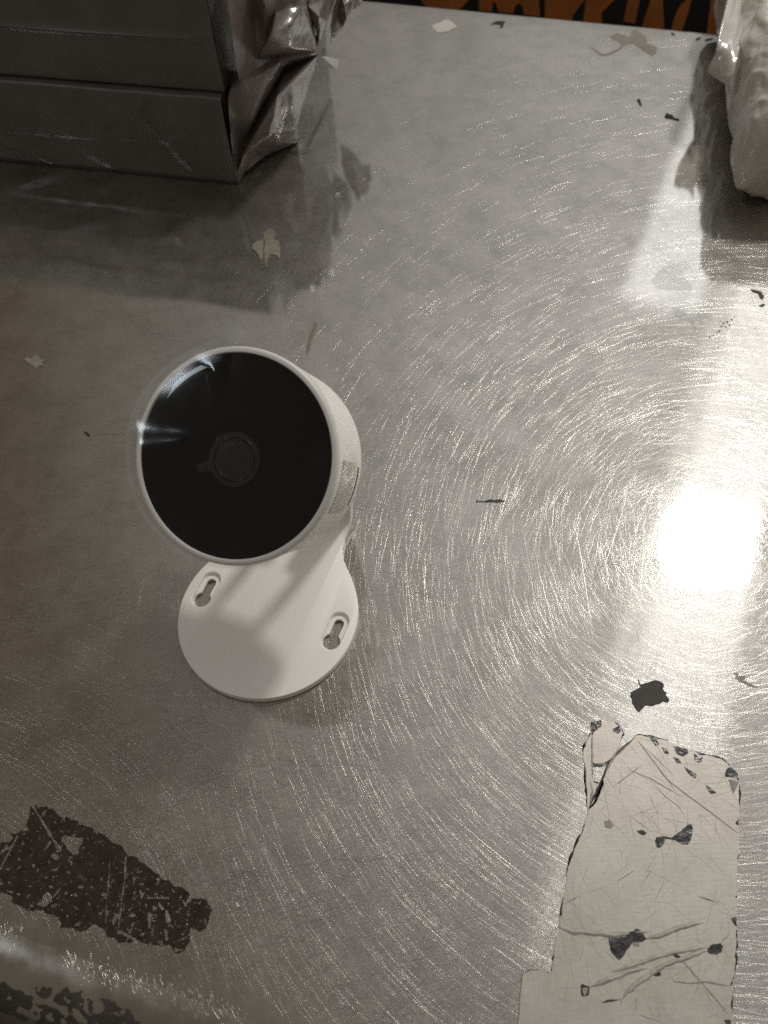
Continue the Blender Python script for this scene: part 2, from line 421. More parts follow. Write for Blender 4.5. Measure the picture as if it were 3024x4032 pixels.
mid2 = K2[0]; kb = [np.array([mid2[0], mid2[1]]), np.array([mid2[0], -mid2[1]])]
V = []; FC = []
def loop(poly, z):
    i0 = len(V); V.extend([pl(a, s, z) for a, s in poly]); return list(range(i0, i0 + len(poly)))
def bridge(l1, l2):
    for i in range(len(l1)): j = (i + 1) % len(l1); FC.append((l1[i], l1[j], l2[j], l2[i]))
def fill(loops2d, ids):
    tri = tessellate_polygon([[Vector((a, s, 0)) for a, s in l] for l in loops2d]); flat = [i for l in ids for i in l]
    FC.extend([tuple(flat[i] for i in t) for t in tri])
holes2 = []; holei = []
in1 = inset(outl, .00045); in1[0, 0] = in1[-1, 0] = .0385
o_bot = loop(outl, .0003); o_mid = loop(outl, PT - .00045); o_t1 = loop(inset(outl, .00013), PT - .00013); o_top = loop(in1, PT)
bridge(o_bot, o_mid); bridge(o_mid, o_t1); bridge(o_t1, o_top)
for c in kb:
    cs = c + np.array([ksz, 0.0])
    st = stadium(c - np.array([.0002, 0]), cs + np.array([.0004, 0]), .0038); st2 = stadium(c, cs, .0033)
    kh = keyhole(c, .00315, cs, .0018)
    l_top = loop(st, PT); l_in = loop(inset(st, .0004), PT - .0004); l_fl = loop(inset(st, .00055), PT - .0014)
    k_fl = loop(kh, PT - .0014); k_bt = loop(kh, .0003)
    bridge(l_top, l_in); bridge(l_in, l_fl); bridge(k_fl, k_bt)
    fill([inset(st, .00055), kh], [l_fl, k_fl]); holes2.append(st); holei.append(l_top)
fill([in1] + holes2, [o_top] + holei)
bs = part('base_plate', V, FC, WHITE, scam, True, 35)
# curved stand rising from the neck and forking round the hinge
rows = []
BR = .0075; a_s = .0385
for k in range(9):
    a = R(90) * k / 8; rows.append((a_s + BR * math.sin(a), PT + BR * (1 - math.cos(a)), a))
zz0 = PT + BR
for z in (.018, .024, .0268, .0272, .034, .0405, .042, .048, .056, .0635): rows.append((a_s + BR - max(0, z - .042) * .28, z, R(90)))
def gap(z): return None if z < .0270 else (.0030 if z < .041 else .0078)
V = []; FC = []
for (a, z, an) in rows:
    g = gap(z) or .003; wv = .0145 - (.0035 * max(0, z - .005) / .065)
    nx, nz = -math.sin(an), math.cos(an); sh = .0055 * min(1, max(0, (z - .010) / .035))
    for sd in (0, 1):
        for s in (-wv, -g, g, wv): V.append(pl(a - (nx * .003 if sd else 0), s + sh, z - (nz * .0028 if sd else 0)))
for i in range(len(rows) - 1):
    b, c = i * 8, (i + 1) * 8; gp = gap(rows[i][1]) is not None
    for k in range(3):
        if k == 1 and gp: continue
        FC.append((b + k, b + k + 1, c + k + 1, c + k)); FC.append((b + 4 + k, c + 4 + k, c + 5 + k, b + 5 + k))
    FC.append((b, c, c + 4, b + 4)); FC.append((b + 3, b + 7, c + 7, c + 3))
    if gp: FC.append((b + 1, b + 5, c + 5, c + 1)); FC.append((b + 2, c + 2, c + 6, b + 6))
b = (len(rows) - 1) * 8
FC += [(b, b + 1, b + 5, b + 4), (b + 2, b + 3, b + 7, b + 6)]
part('stand', V, FC, WHITE, scam, True, 30)
# body
EL = R(52.4)
BN = -math.cos(EL) * AX + math.sin(EL) * ZV; BC = PC + AX * .0075 + ZV * .0837
BX = RV.copy(); BY = np.cross(BN, BX)
def bd_(r, th, zz): return BC + BX * (r * math.cos(th)) + BY * (r * math.sin(th)) + BN * zz
def lathe(profile, nseg=180, skip=None, close=False):
    V = [bd_(r, 2 * math.pi * j / nseg, z) for r, z in profile for j in range(nseg)]; f = []
    for i in range(len(profile) - 1):
        for j in range(nseg):
            if skip and skip(i, j): continue
            k = (j + 1) % nseg; f.append((i * nseg + j, (i + 1) * nseg + j, (i + 1) * nseg + k, i * nseg + k))
    if close: f.append(tuple((len(profile) - 1) * nseg + j for j in range(nseg))[::-1])
    return V, f
def rs(zz): return .03055 + zz * (.0306 - .0292) / .030
bz = [(.0288, -.0010), (.0288, .0000), (.0290, .0003), (.0296, .00035), (.0302, .00015), (.03055, -.0003), (.03062, -.0010), (.03060, -.0020), (.03035, -.0021)]
NS = 180
pr = [(.0302, -.0021), (.03048, -.0022), (rs(-.004), -.004), (rs(-.010), -.010), (rs(-.018), -.018), (rs(-.0240), -.0240), (rs(-.0257), -.0257), (rs(-.0285), -.0285), (.0288, -.0298), (.0280, -.0306), (.0266, -.0311), (.0220, -.0313), (.0002, -.0313)]
j0, j1 = int(-15 / 2) % NS, int(10 / 2)
SW = .0016
slotj = [(j % NS) for j in range(-7, 5)]
v, f = lathe(pr, NS, skip=lambda i, j: i == 5 and j in slotj); body = part('body_shell', v, f, WHITE, scam, True, 40)
V = []; FC = []
for q, j in enumerate(range(-7, 6)):
    th = 2 * math.pi * j / NS
    for r_, z_ in ((rs(-.0240), -.0240), (rs(-.0240) - .0018, -.0240), (rs(-.0257) - .0018, -.0257), (rs(-.0257), -.0257)): V.append(bd_(r_, th, z_))
for q in range(12):
    for k in range(3): a = q * 4 + k; FC.append((a, a + 1, a + 5, a + 4))
FC += [(0, 3, 2, 1), (48, 49, 50, 51)]
part('card_slot', V, FC, SLOT, body, False)
v, f = lathe(bz, NS); part('bezel_ring', v, f, BEZEL, scam, True, 50)
gp_ = [(.0288, -.0004), (.0280, -.00022), (.026, -.0001), (.020, .00005), (.010, .0001), (.0001, .0001)]
v, f = lathe(gp_, 120); glass = part('front_glass', v, f, GLASS, scam)
v, f = lathe([(.0080, .00011), (.0079, .00030), (.0074, .00034), (.0064, .00030), (.0063, .00014), (.0060, .00016), (.0001, .00016)], 96); 
LOFF = BX * .0007 + BY * -.0006
lens = part('lens_cover', np.array(v) + LOFF, f, LENS, scam, True, 40)
v, f = lathe([(.0065, .00031), (.0063, .00052), (.0058, .00052), (.0056, .00030)], 96); part('lens_ring', np.array(v) + LOFF, f, LRING, lens)
v, f = lathe([(.0052, .00018), (.0040, .00028), (.0026, .00036), (.0012, .0004), (.0001, .00041)], 60); part('lens_element', np.array(v) + LOFF , f, LENS, lens)
# sticker on the side (plain foil)
V = []; FC = []; nz_, nt_ = 6, 30
for i in range(nt_ + 1):
    for k in range(nz_ + 1):
        u = k / nz_; z_ = -.0056 - .0164 * u
        th = R(12.9 - 1.0 * u + (-16.6 - 1.2 * u - 12.9 + 1.0 * u) * i / nt_)
        V.append(bd_(rs(z_) + .00012, th, z_))
for i in range(nt_):
    for k in range(nz_): a = i * (nz_ + 1) + k; FC.append((a, a + nz_ + 1, a + nz_ + 2, a + 1))
part('sticker', V, FC, SILVER, scam)
# clear protective film, lifted in two places, with a pull tab at its top
def sst(x, a, b): t_ = min(1, max(0, (x - a) / (b - a))); return t_ * t_ * (3 - 2 * t_)
def fin(x, y, c, ax, ln_, W, g):           # a lifted fold of the film: one sloping flank, fading at both ends
    dx, dy = x - c[0], y - c[1]; ca, sa = math.cos(ax), math.sin(ax); t = dx * ca + dy * sa; q = -dx * sa + dy * ca
    w_ = W * max(.25, min(1.4, .8 - .6 * t / ln_))
    return abs(g) * w_ * (1 + math.copysign(1, g) * math.tanh(q / w_)) * sst(ln_ - abs(t), 0, ln_ * .5) * math.exp(-(q / (5 * w_)) ** 2)
def film_h(x, y):
    r = math.hypot(x, y); th = math.degrees(math.atan2(y, x)) % 360
    h = .0005 + fin(x, y, (-.0226, .0002), R(14), .0118, .0030, -.19) + fin(x, y, (-.0088, .0240), R(72), .0044, .0009, .22) + fin(x, y, (-.0100, .0222), R(20), .0034, .0009, -.22)
    h -= .00026 * math.exp(-((th - 143) / 15) ** 2) * sst(r, .0245, .031)
    for c_, a_ in ((258, .0006), (8, .0005), (300, .0006), (215, .0005)):
        h += a_ * math.exp(-(((th - c_ + 180) % 360 - 180) / 11) ** 2) * sst(r, .020, .031)
    return max(h + .00005 * mnoise.noise(Vector((x * 160, y * 160, 2.0))), .00018)
V = []; FC = []; NR, NT = 34, 200
fc = np.array([-.0009, .0003])
for i in range(NR + 1):
    r = .0318 * i / NR if i else .0001
    for j in range(NT):
        th = 2 * math.pi * j / NT
        rr = r
        if i == NR:
            dd = math.degrees(th) - 103
            rr += .0044 * sst(4.6 - abs(dd), 0, 1.3) + .0007 * math.exp(-(dd / 14) ** 2) + .0011 * math.exp(-((dd - 72) / 24) ** 2)
        if i == NR - 1: rr += .0010 * sst(5.5 - abs(math.degrees(th) - 103), 0, 2)
        x, y = fc[0] + rr * math.cos(th), fc[1] + rr * math.sin(th)
        V.append(BC + BX * x + BY * y + BN * film_h(x, y))
for i in range(NR):
    for j in range(NT): k = (j + 1) % NT; FC.append((i * NT + j, (i + 1) * NT + j, (i + 1) * NT + k, i * NT + k))
fo = part('protective_film', V, FC, FILM, scam)
fo.data.materials.append(FILMEDGE)
for q_ in range((NR - 1) * NT, NR * NT): fo.data.polygons[q_].material_index = 1
v = []; 
for k in range(64):
    th = 2 * math.pi * k / 64; r = .0076; d = (math.degrees(th) - 207)
    if abs(d) < 9: r += .0042 * sst(9 - abs(d), 0, 3)
    v.append(BC + LOFF + BX * r * math.cos(th) + BY * r * math.sin(th) + BN * (.00042))
v.append(BC + LOFF + BN * .00062)
part('lens_film', v, [(k, (k + 1) % 64, 64) for k in range(64)], FILM2, scam)
# hinge between the stand and the back of the body
V = []; FC = []
for s in (-.0105, .0105):
    for k in range(24): a = 2 * math.pi * k / 24; V.append(pl(.0375 + .0030 * math.cos(a), s + .0055, .0648 + .0030 * math.sin(a)))
FC = [(k, (k + 1) % 24, 24 + (k + 1) % 24, 24 + k) for k in range(24)] + [tuple(range(24))[::-1], tuple(range(24, 48))]
part('hinge_pin', V, FC, WHITE, scam, True, 40)

# ------------------------------------------------------------------ silver tape remnants, bottom right
c5 = crop(1900, 2600, .6775)
mainp = [(880,440),(905,438),(960,445),(1010,460),(1060,465),(1090,480),(1140,500),(1180,512),(1230,525),(1260,550),(1300,550),(1340,560),(1385,575),(1420,600),(1440,635),(1480,660),(1490,690),(1492,760),(1490,880),(1490,1000),(1485,1080),(1480,1200),(1478,1370),(1475,1480),(1475,1560),(1470,1720),(1462,1830),(1450,1890),(1448,1960),(1446,2180),(190,2180),(196,2114),(385,1990),(383,1930),(400,1830),(415,1700),(425,1620),(440,1590),(450,1560),(445,1540),(460,1450),(470,1380),(490,1250),(495,1200),(520,1130),(550,1050),(580,990),(600,920),(612,880),(660,790),(690,700),(720,620),(740,590),(800,530),(850,480)]
tz = .00028
tape = thing('tape_strip', 'wide torn silver tape strip stuck on the table at bottom right, scuffed with black tears', 'tape', P(*c5([(1000, 1300)])[0]))
pm = rough_poly(onto(c5(mainp)), .00022, .0011)
v, f = slab(pm, tz, .00003); part('tape_layer', v, f, TAPE, tape, False)
flap = [(635,362),(700,355),(760,360),(800,385),(815,430),(800,460),(812,500),(775,545),(740,580),(700,600),(650,603),(638,602),(640,690),(652,725),(690,712),(700,690),(705,720),(672,800),(640,850),(612,872),(605,760),(598,700),(600,640),(585,580),(585,540),(600,480),(625,430),(640,400)]
v, f = slab(rough_poly(onto(c5(flap)), .0002, .001), tz, .00003); part('torn_flap', v, f, TAPE, tape, False)
low = [(196,2180),(205,2114),(230,1840),(245,1818),(275,1802),(320,1803),(345,1808),(400,1832),(384,1930),(386,1985),(470,2010),(600,1950),(800,2000),(900,2050),(1010,2110),(1060,2180)]
lt = thing('tape_strip', 'smooth second silver tape strip under the torn one, at the bottom edge', 'tape', P(*c5([(500, 2080)])[0]))
v, f = slab(rough_poly(onto(c5(low)), .00012, .0012), .00022, tz + .00005); part('tape_layer', v, f, TAPE, lt, False)
def blot(poly, name, mt, parent, z=tz + .00005, th=.00012, amp=.00015):
    v, f = slab(rough_poly(onto(c5(poly), z), amp, .0007), th, z); return part(name, v, f, mt, parent, False)
tears = [
 [(1100,1030),(1140,1000),(1190,955),(1215,955),(1222,985),(1215,1030),(1195,1070),(1165,1070),(1120,1045),(1090,1040),(1060,1040),(1055,1065),(1030,1090),(1012,1085),(1003,1050),(1010,1028),(1045,1022),(1075,1028)],
 [(895,990),(930,985),(955,1005),(935,1018),(910,1005)],
 [(1110,495),(1150,508),(1188,515),(1196,540),(1165,558),(1130,545)],[(1228,545),(1245,552),(1255,572),(1278,560),(1275,587),(1255,595),(1235,580)],
 [(975,452),(1010,462),(1027,490),(1005,497)],[(1040,505),(1075,525),(1084,543),(1062,542)],[(1106,562),(1137,570),(1157,600),(1130,598)],
 [(1170,618),(1205,640),(1245,668),(1237,687),(1205,667)],[(1298,725),(1340,755),(1359,770),(1330,779),(1315,760)],
 [(1408,655),(1420,630),(1440,618),(1485,663),(1492,700),(1455,680),(1412,678)],
 [(730,1600),(780,1608),(830,1605),(850,1580),(880,1572),(893,1558),(915,1568),(935,1585),(952,1620),(930,1636),(895,1640),(870,1642),(830,1700),(795,1742),(770,1720),(742,1680),(735,1640)],
 [(1306,1680),(1325,1655),(1380,1643),(1398,1660),(1390,1695),(1350,1710),(1312,1700)],
 [(985,1822),(1030,1800),(1036,1832),(1000,1834)],[(1443,1500),(1475,1488),(1478,1547),(1460,1530)],[(618,1963),(640,1972),(652,1990),(635,2007)],
 [(630,358),(692,348),(690,385),(650,415),(634,435)],[(758,398),(795,378),(806,410),(790,427),(760,412)],[(643,593),(670,604),(700,598),(738,583),(738,600),(700,613),(650,617)],
 [(1470,945),(1490,910),(1489,960),(1480,955)],[(1468,1370),(1479,1367),(1479,1382)],[(1100,1705),(1130,1708),(1155,1725),(1140,1735),(1115,1720)],
 [(1440,1890),(1462,1830),(1452,1885)],[(570,1890),(580,1880),(600,1890),(620,1895),(618,1940),(600,1970),(575,1945)],[(1405,2090),(1440,2088),(1444,2114),(1415,2114)]]
for p_ in tears: blot(p_, 'tear', BLACK, tape)
for p_ in [[(1430,692),(1490,705),(1475,740),(1460,772),(1448,740)],[(870,1645),(905,1640),(912,1660),(885,1658)],[(708,935),(735,925),(762,960),(740,976),(712,966)],[(580,1905),(612,1902),(608,1935),(590,1950)]]:
    blot(p_, 'lifted_scrap', GREYR, tape, tz + .00018, .00008)
def crease(pts, wdt, h, mt, parent, name='crease', z=tz + .00003, wob=.25):
    q = [np.array(p_) for p_ in onto(c5(pts), z)]; path = []
    for i in range(len(q) - 1):
        k = max(1, int(np.linalg.norm(q[i + 1] - q[i]) / .0012))
        for j in range(k): path.append(q[i] + (q[i + 1] - q[i]) * j / k)
    path.append(q[-1]); N_ = len(path); V = []; FC = []
    for i, p_ in enumerate(path):
        t_ = path[min(i + 1, N_ - 1)] - path[max(i - 1, 0)]; t_ /= np.linalg.norm(t_) + 1e-12; nn = np.array([-t_[1], t_[0], 0])
        tp = min(1, i / 3 + .12, (N_ - 1 - i) / 3 + .12); ww = wdt * tp * random.uniform(1 - wob, 1 + wob); hh = h * tp * random.uniform(.7, 1.2)
        cc = p_ + nn * random.uniform(-.12, .12) * wdt
        for k, (o_, zf) in enumerate(((-.5, 0), (-.2, .85), (.15, 1), (.5, 0))): V.append(cc + nn * ww * o_ + ZV * (z + hh * zf - p_[2]))
    for i in range(N_ - 1):
        for k in range(3): a = i * 4 + k; FC.append((a, a + 1, a + 5, a + 4))
    return part(name, V, [x[::-1] for x in FC], mt, parent, True)
cw = .0016
for pts, ww, hh, mt in [
 ([(445,1545),(495,1572),(600,1580),(700,1590),(760,1597),(860,1585)], .0026, .0007, TAPED), ([(870,1578),(980,1580)], .0014, .0005, TAPED),
 ([(945,1618),(1050,1592),(1150,1552),(1220,1536),(1288,1525)], .0022, .0008, TAPED), ([(1262,1505),(1300,1490)], .0016, .0005, TAPED),
 ([(625,1897),(700,1868),(800,1832),(900,1795),(960,1790)], .0024, .0008, TAPED), ([(745,1812),(900,1765),(1000,1725),(1110,1702),(1150,1690),(1310,1665)], .0019, .0007, TAPED),
 ([(805,1975),(840,1930),(880,1890),(980,1822),(1060,1768),(1150,1738),(1250,1705),(1315,1685)], .0021, .0008, TAPED),
 ([(640,2003),(720,1982),(800,1970)], .0012, .0005, BLACKM), ([(800,1965),(806,2012)], .0014, .0005, BLACKM), ([(806,2012),(900,2052),(1010,2090),(1062,2114)], .0008, .0003, TAPED),
 ([(1098,1832),(1112,1865),(1180,1872),(1300,1866),(1445,1893)], .0010, .0004, TAPED), ([(1385,1645),(1435,1590)], .0012, .0005, TAPED),
 ([(637,420),(638,690)], .0010, .0004, TAPED), ([(640,700),(690,720)], .0016, .0006, BLACKM), ([(615,870),(650,790),(690,710),(735,590),(800,525),(860,470),(890,445)], .0012, .0005, BLACKM),
 ([(620,860),(640,760),(625,700)], .0014, .0006, TAPED), ([(700,680),(745,590),(800,500)], .0014, .0006, TAPED), ([(735,588),(790,540),(880,455)], .0008, .0006, TAPED)]:
    crease(pts, ww * .6, hh * .9, mt, tape)
# dark dirty rim where the adhesive shows along the torn edges
for pts in ([(880,438),(910,432),(962,442),(1012,460),(1065,466),(1100,482)], [(1180,512),(1230,524),(1262,550),(1302,548),(1340,558),(1390,575),(1425,602),(1442,637)],
            [(585,582),(583,540),(600,478),(625,428),(640,398),(638,362)], [(612,875),(604,762),(597,700),(600,642),(586,580)], [(605,905),(585,985),(552,1050),(520,1130),(495,1200),(484,1262)],
            [(470,1380),(460,1452),(446,1540)], [(425,1625),(414,1702),(402,1825)], [(760,358),(802,383),(818,430),(803,470)], [(1490,690),(1493,770),(1490,880)], [(1484,1080),(1479,1210)], [(1476,1560),(1470,1722),(1462,1832)],
            [(1450,1890),(1447,1970),(1446,2114)], [(238,1830),(262,1806),(318,1800)]):
    crease(pts, .00085, .00036, BLACK, tape, 'torn_edge', .00003, .8)
SCRL = plain('scuff_line', (.20, .175, .14), .6)
for pts, ww in [([(742,748),(930,607)], .00022), ([(895,460),(980,570),(1070,690),(1190,785),(1320,880),(1490,1010)], .00035), ([(840,632),(980,690),(1160,795)], .0003),
            ([(990,715),(1060,790),(1140,850),(1187,925)], .00022), ([(900,462),(1010,610),(1130,770)], .0002), ([(1098,1672),(1140,1722),(1280,1880),(1442,2075)], .00033),
            ([(900,470),(1000,560),(1120,680)], .0002), ([(960,760),(1010,880)], .0002), ([(760,1300),(900,1210)], .0002), ([(690,1235),(720,1250)], .0003), ([(1250,1370),(1370,1410)], .0008),
            ([(965,1425),(972,1465)], .0006), ([(880,1465),(915,1470)], .0005), ([(470,1420),(575,1365)], .0003), ([(850,900),(1000,1010)], .0002), ([(1000,1400),(1060,1280)], .0002), ([(560,1760),(590,1660)], .0002), ([(930,1300),(990,1200)], .0002), ([(640,1680),(700,1740)], .0002)]:
    crease(pts, ww, .00006, SCRL, tape, 'scuff')

# fine scuffs all over the tape, joined
V = []; FC = []
for k in range(240):
    x, y = random.uniform(420, 1500), random.uniform(430, 2110)
    if not inpoly(np.array([x]), np.array([y]), mainp)[0]: continue
    p_ = P(*c5([(x, y)])[0], tz); a_ = random.gauss(math.radians(75), .9); L_ = random.uniform(.002, .014); w_ = random.uniform(.00005, .00012)
    d_ = np.array([math.cos(a_), math.sin(a_), 0]); n_ = np.array([-d_[1], d_[0], 0]); b_ = len(V); z_ = ZV0 * .00006
    for t_, wf in ((-.5, .2), (-.1, 1), (.25, .9), (.5, .2)):
        for o_ in (-1, 1): V.append(p_ + d_ * t_ * L_ + n_ * (o_ * w_ / 2 * wf + .0006 * t_ * t_) + z_)
    for i in range(3): q = b_ + i * 2; FC.append((q, q + 1, q + 3, q + 2))
so = part('scuff_marks', V, FC, plain('pale_scuff', (.36, .325, .27), .5, .35, 500), tape, False); so['kind'] = 'stuff'

# ------------------------------------------------------------------ small black tape square
sq = [(905,106),(912,130),(920,142),(1000,116),(1028,122),(1050,135),(1055,150),(1047,165),(1055,180),(1070,190),(1065,205),(1085,230),(1078,246),(1050,240),(1030,252),(990,265),(945,263),(925,285),(912,302),(895,290),(880,265),(868,245),(870,228),(858,210),(862,185),(920,155),(905,130)]
v, f = slab(rough_poly(onto(c5(sq)), .0001, .0008), .00022, .00002); solo('tape_scrap', 'small ragged black tape square on the bright band, above the silver tape', 'tape', v, f, BLACKM)

# ------------------------------------------------------------------ flaky dark tape residue
def roll_pt(s, u):                       # a point of the top or of the rolled front edge; u < 0 is arc length over the roll
    if u >= 0: return tab(s, u, 0), ZV
    a = min(-u / ROLLR, R(90)); ex_ = max(0, -u - ROLLR * R(90))
    return tab(s, -ROLLR * math.sin(a), -ROLLR * (1 - math.cos(a)) - ex_), (-ey * math.sin(a) + ZV * math.cos(a))
def flakes(polys, s0, s1, u0, u1, cell, holes, thr, nscale, lift):
    ns, nu = int((s1 - s0) / cell), int((u1 - u0) / cell)
    P0 = {}; pts = np.zeros((nu + 1, ns + 1, 3)); nr = np.zeros((nu + 1, ns + 1, 3))
    for i in range(nu + 1):
        for j in range(ns + 1): pts[i, j], nr[i, j] = roll_pt(s0 + cell * j, u0 + cell * i)
    cen = (pts[:-1, :-1] + pts[1:, 1:]) / 2; q = proj(cen.reshape(-1, 3)); 
    ok = np.zeros(len(q), bool)
    jx = np.array([mnoise.noise(Vector((a * .03, b * .03, 1.7))) for a, b in q]) * 13; jy = np.array([mnoise.noise(Vector((a * .03, b * .03, 7.7))) for a, b in q]) * 13
    for p_ in polys: ok |= inpoly(q[:, 0] + jx, q[:, 1] + jy, p_)
    for (a, b, wd) in holes:
        a = np.array(a); b = np.array(b); d = b - a; t_ = np.clip(((q - a) @ d) / (d @ d + 1e-9), 0, 1)
        dist = np.linalg.norm(q - a - t_[:, None] * d, axis=1); ok &= dist > wd * (1 + jx / 16)
    nz_ = np.array([mnoise.fractal(Vector((a * nscale, b * nscale, 3.3)), .7, 2.1, 5) for a, b in q])
    ok &= nz_ < thr
    ok = ok.reshape(nu, ns)
    idx = {}; V = []; FC = []
    def vid(i, j, l):
        k = (i, j, l)
        if k not in idx:
            g = (random.uniform(-.3, .3) * cell, random.uniform(-.3, .3) * cell) if False else (0, 0)
            idx[k] = len(V); V.append(pts[i, j] + nr[i, j] * (lift if l else .00001))
        return idx[k]
    for i in range(nu):
        for j in range(ns):
            if not ok[i, j]: continue
            FC.append((vid(i, j, 1), vid(i, j + 1, 1), vid(i + 1, j + 1, 1), vid(i + 1, j, 1)))
            for (di, dj, e1, e2) in ((-1, 0, (i, j), (i, j + 1)), (1, 0, (i + 1, j + 1), (i + 1, j)), (0, -1, (i + 1, j), (i, j)), (0, 1, (i, j + 1), (i + 1, j + 1))):
                a, b = i + di, j + dj
                if not (0 <= a < nu and 0 <= b < ns and ok[a, b]): FC.append((vid(*e1, 0), vid(*e2, 0), vid(*e2, 1), vid(*e1, 1)))
    return V, FC
c6 = crop(0, 3000, .6028)
resp = c6([(270,285),(310,280),(350,310),(400,350),(450,375),(530,410),(600,440),(660,480),(740,520),(800,570),(850,615),(900,640),(960,680),(1020,720),(1080,770),(1110,780),(1130,810),(1190,830),(1240,860),(1265,890),(1330,905),(1385,960),(1370,1030),(1330,1080),(1300,1105),(1250,1085),(1250,1180),(1200,1245),(1140,1240),(1110,1200),(1060,1200),(980,1190),(900,1165),(850,1190),(760,1170),(700,1130),(660,1080),(610,1060),(550,1105),(500,1095),(400,1085),(380,1020),(300,1000),(240,960),(180,970),(140,950),(80,920),(70,870),(-80,850),(-80,600),(80,500),(80,470),(180,450),(180,340),(200,280),(225,260),(250,310)])
hl = [((210,280),(280,400),12),((280,400),(395,575),13),((330,520),(290,580),8),((822,620),(815,760),7),((815,760),(773,1090),5),((718,650),(690,1050),4),((770,1100),(900,1172),8),((470,535),(480,545),52),((440,520),(510,530),36),((320,890),(270,930),26),((350,880),(390,830),8),((0,700),(110,490),7),((0,600),(50,560),8),((960,890),(1100,888),5),((980,990),(975,1080),11),((1090,980),(1100,1040),12),((1080,1100),(1090,1160),10),((1040,930),(1060,960),10),((1250,870),(1210,940),8),((345,610),(360,620),22),((1250,1090),(1260,1200),9),((760,1000),(740,1060),10),((850,1110),(870,1050),8)]
hl = [((a[0] * .6028, 3000 + a[1] * .6028), (b[0] * .6028, 3000 + b[1] * .6028), wd * .6028) for a, b, wd in hl]
cs_ = np.array([[(P(x, y) - ORI) @ ex, (P(x, y) - ORI) @ ey] for x, y in resp])
V, FC = flakes([resp], cs_[:, 0].min(), cs_[:, 0].max(), cs_[:, 1].min(), cs_[:, 1].max(), .00024, hl, .41, .060, .00018)
solo('tape_residue', 'flaky dark brown tape patch on the table at lower left, scored with scratches', 'tape residue', V, FC, BROWNM)
c7f = crop(0, 3700, .4219)
band = c7f([(-80,400),(0,405),(40,400),(90,430),(130,470),(200,490),(280,540),(400,620),(520,660),(640,710),(720,740),(780,800),(500,830),(330,790),(300,760),(180,740),(80,690),(-80,640)])
bl1 = c7f([(320,440),(360,425),(400,430),(430,445),(470,440),(485,470),(460,520),(430,555),(400,535),(370,510),(340,500)])
bl2 = c7f([(500,540),(530,505),(560,480),(590,450),(610,435),(650,470),(690,480),(700,470),(710,500),(780,480),(750,520),(780,570),(770,610),(800,660),(830,700),(880,690),(920,700),(960,690),(985,640),(970,590),(920,560),(940,545),(1000,545),(1060,580),(1100,620),(1160,640),(1200,660),(1240,710),(1320,800),(830,830),(800,720),(740,660),(700,635),(665,690),(640,690),(600,640),(520,600),(495,580)])
bl3 = c7f([(805,570),(825,555),(860,580),(865,640),(860,690),(840,680),(825,620)])
hl2 = [(c7f([a])[0], c7f([b])[0], wd * .4219) for a, b, wd in [((190,650),(340,735),32),((450,715),(490,745),22),((1055,680),(1060,690),14),((685,660),(800,760),24),((520,480),(490,560),6)]]
V, FC = flakes([band, bl1, bl2, bl3], -.065, .06, -.05, .002, .0003, hl2, .40, .03, .00018)
solo('tape_residue', 'flaky black tape strip worn over the rolled front edge of the table', 'tape residue', V, FC, BLACKM)

# ------------------------------------------------------------------ specks, stains and scraps on the steel
def spot(name, label, cat, pts, mt, th=.00012, amp=.00012, step=.0008, group=None):
    v, f = slab(rough_poly(onto(pts), amp, step), th, .00002); return solo(name, label, cat, v, f, mt, group)
c7 = crop(1700, 1000, .8137); cE = crop(900, 850, .211); c8 = crop(0, 900, .9042); cT = crop(1400, 0, .5425); cR = crop(2200, 0, .4967); cK = crop(2550, 0, .2857)
spot('ink_mark', 'short black ink dash drawn on the bare steel right of the camera', 'ink mark', c7([(213,1190),(228,1197),(260,1194),(285,1186),(300,1192),(325,1186),(352,1193),(352,1200),(320,1204),(280,1203),(240,1201),(215,1203)]), BLACKM, .00004)
spot('residue_patch', 'tan torn sticker residue on the steel just below the dark wrapped boxes', 'residue', cE([(440,600),(450,540),(520,490),(620,450),(655,460),(640,640),(640,830),(620,800),(605,855),(560,740)]), TAN, .00045)
spot('residue_patch', 'tan square adhesive remnant beside the sticker residue below the wrapped boxes', 'residue', cE([(690,460),(820,440),(930,470),(962,540),(960,700),(950,812),(900,745),(820,728),(770,735),(768,800),(740,790),(700,890),(720,960),(690,975),(672,800),(668,640)]), TAN, .0004)
spot('residue_patch', 'faint brown smudge above the tan adhesive remnants', 'residue', cE([(660,440),(650,330),(720,270),(780,235),(860,290),(880,350),(830,430),(740,445)]), BROWN, .00006)
spot('residue_patch', 'small tan glue lump on the steel at far left', 'residue', c8([(105,570),(120,563),(140,568),(150,552),(168,556),(175,568),(200,575),(184,583),(186,597),(165,603),(160,614),(145,598),(120,585)]), TAN, .0003)
spot('brown_speck', 'tiny brown crumb on the steel left of the camera face', 'crumb', c8([(365,885),(376,888),(390,898),(391,904),(378,900)]), BROWNM, .0004)
spot('white_chip', 'tiny white chip on the steel right of the brown tape residue', 'chip', c6([(1540,918),(1556,922),(1560,935),(1577,945),(1560,947),(1550,952)]), PALE, .0005, .00005)
spot('pale_scrap', 'pale paper scrap stuck near the back edge of the table', 'scrap', cT([(550,190),(590,172),(625,158),(640,145),(672,144),(700,160),(737,195),(700,212),(680,225),(640,236),(600,240),(565,215)]), PALE, .0002)
spot('dark_mark', 'dark hooked mark near the back edge, right of the pale scrap', 'mark', cT([(975,182),(1000,163),(1030,153),(1086,153),(1075,180),(1064,208),(1048,206),(1052,183),(1015,178)]), BROWNM, .00006)
spot('brown_stain', 'brown and cream dried stain near the back edge of the table', 'stain', cR([(560,300),(575,260),(590,235),(625,240),(645,262),(690,290),(705,345),(780,382),(770,420),(742,446),(700,420),(655,390),(600,350)]), TAN, .00012)
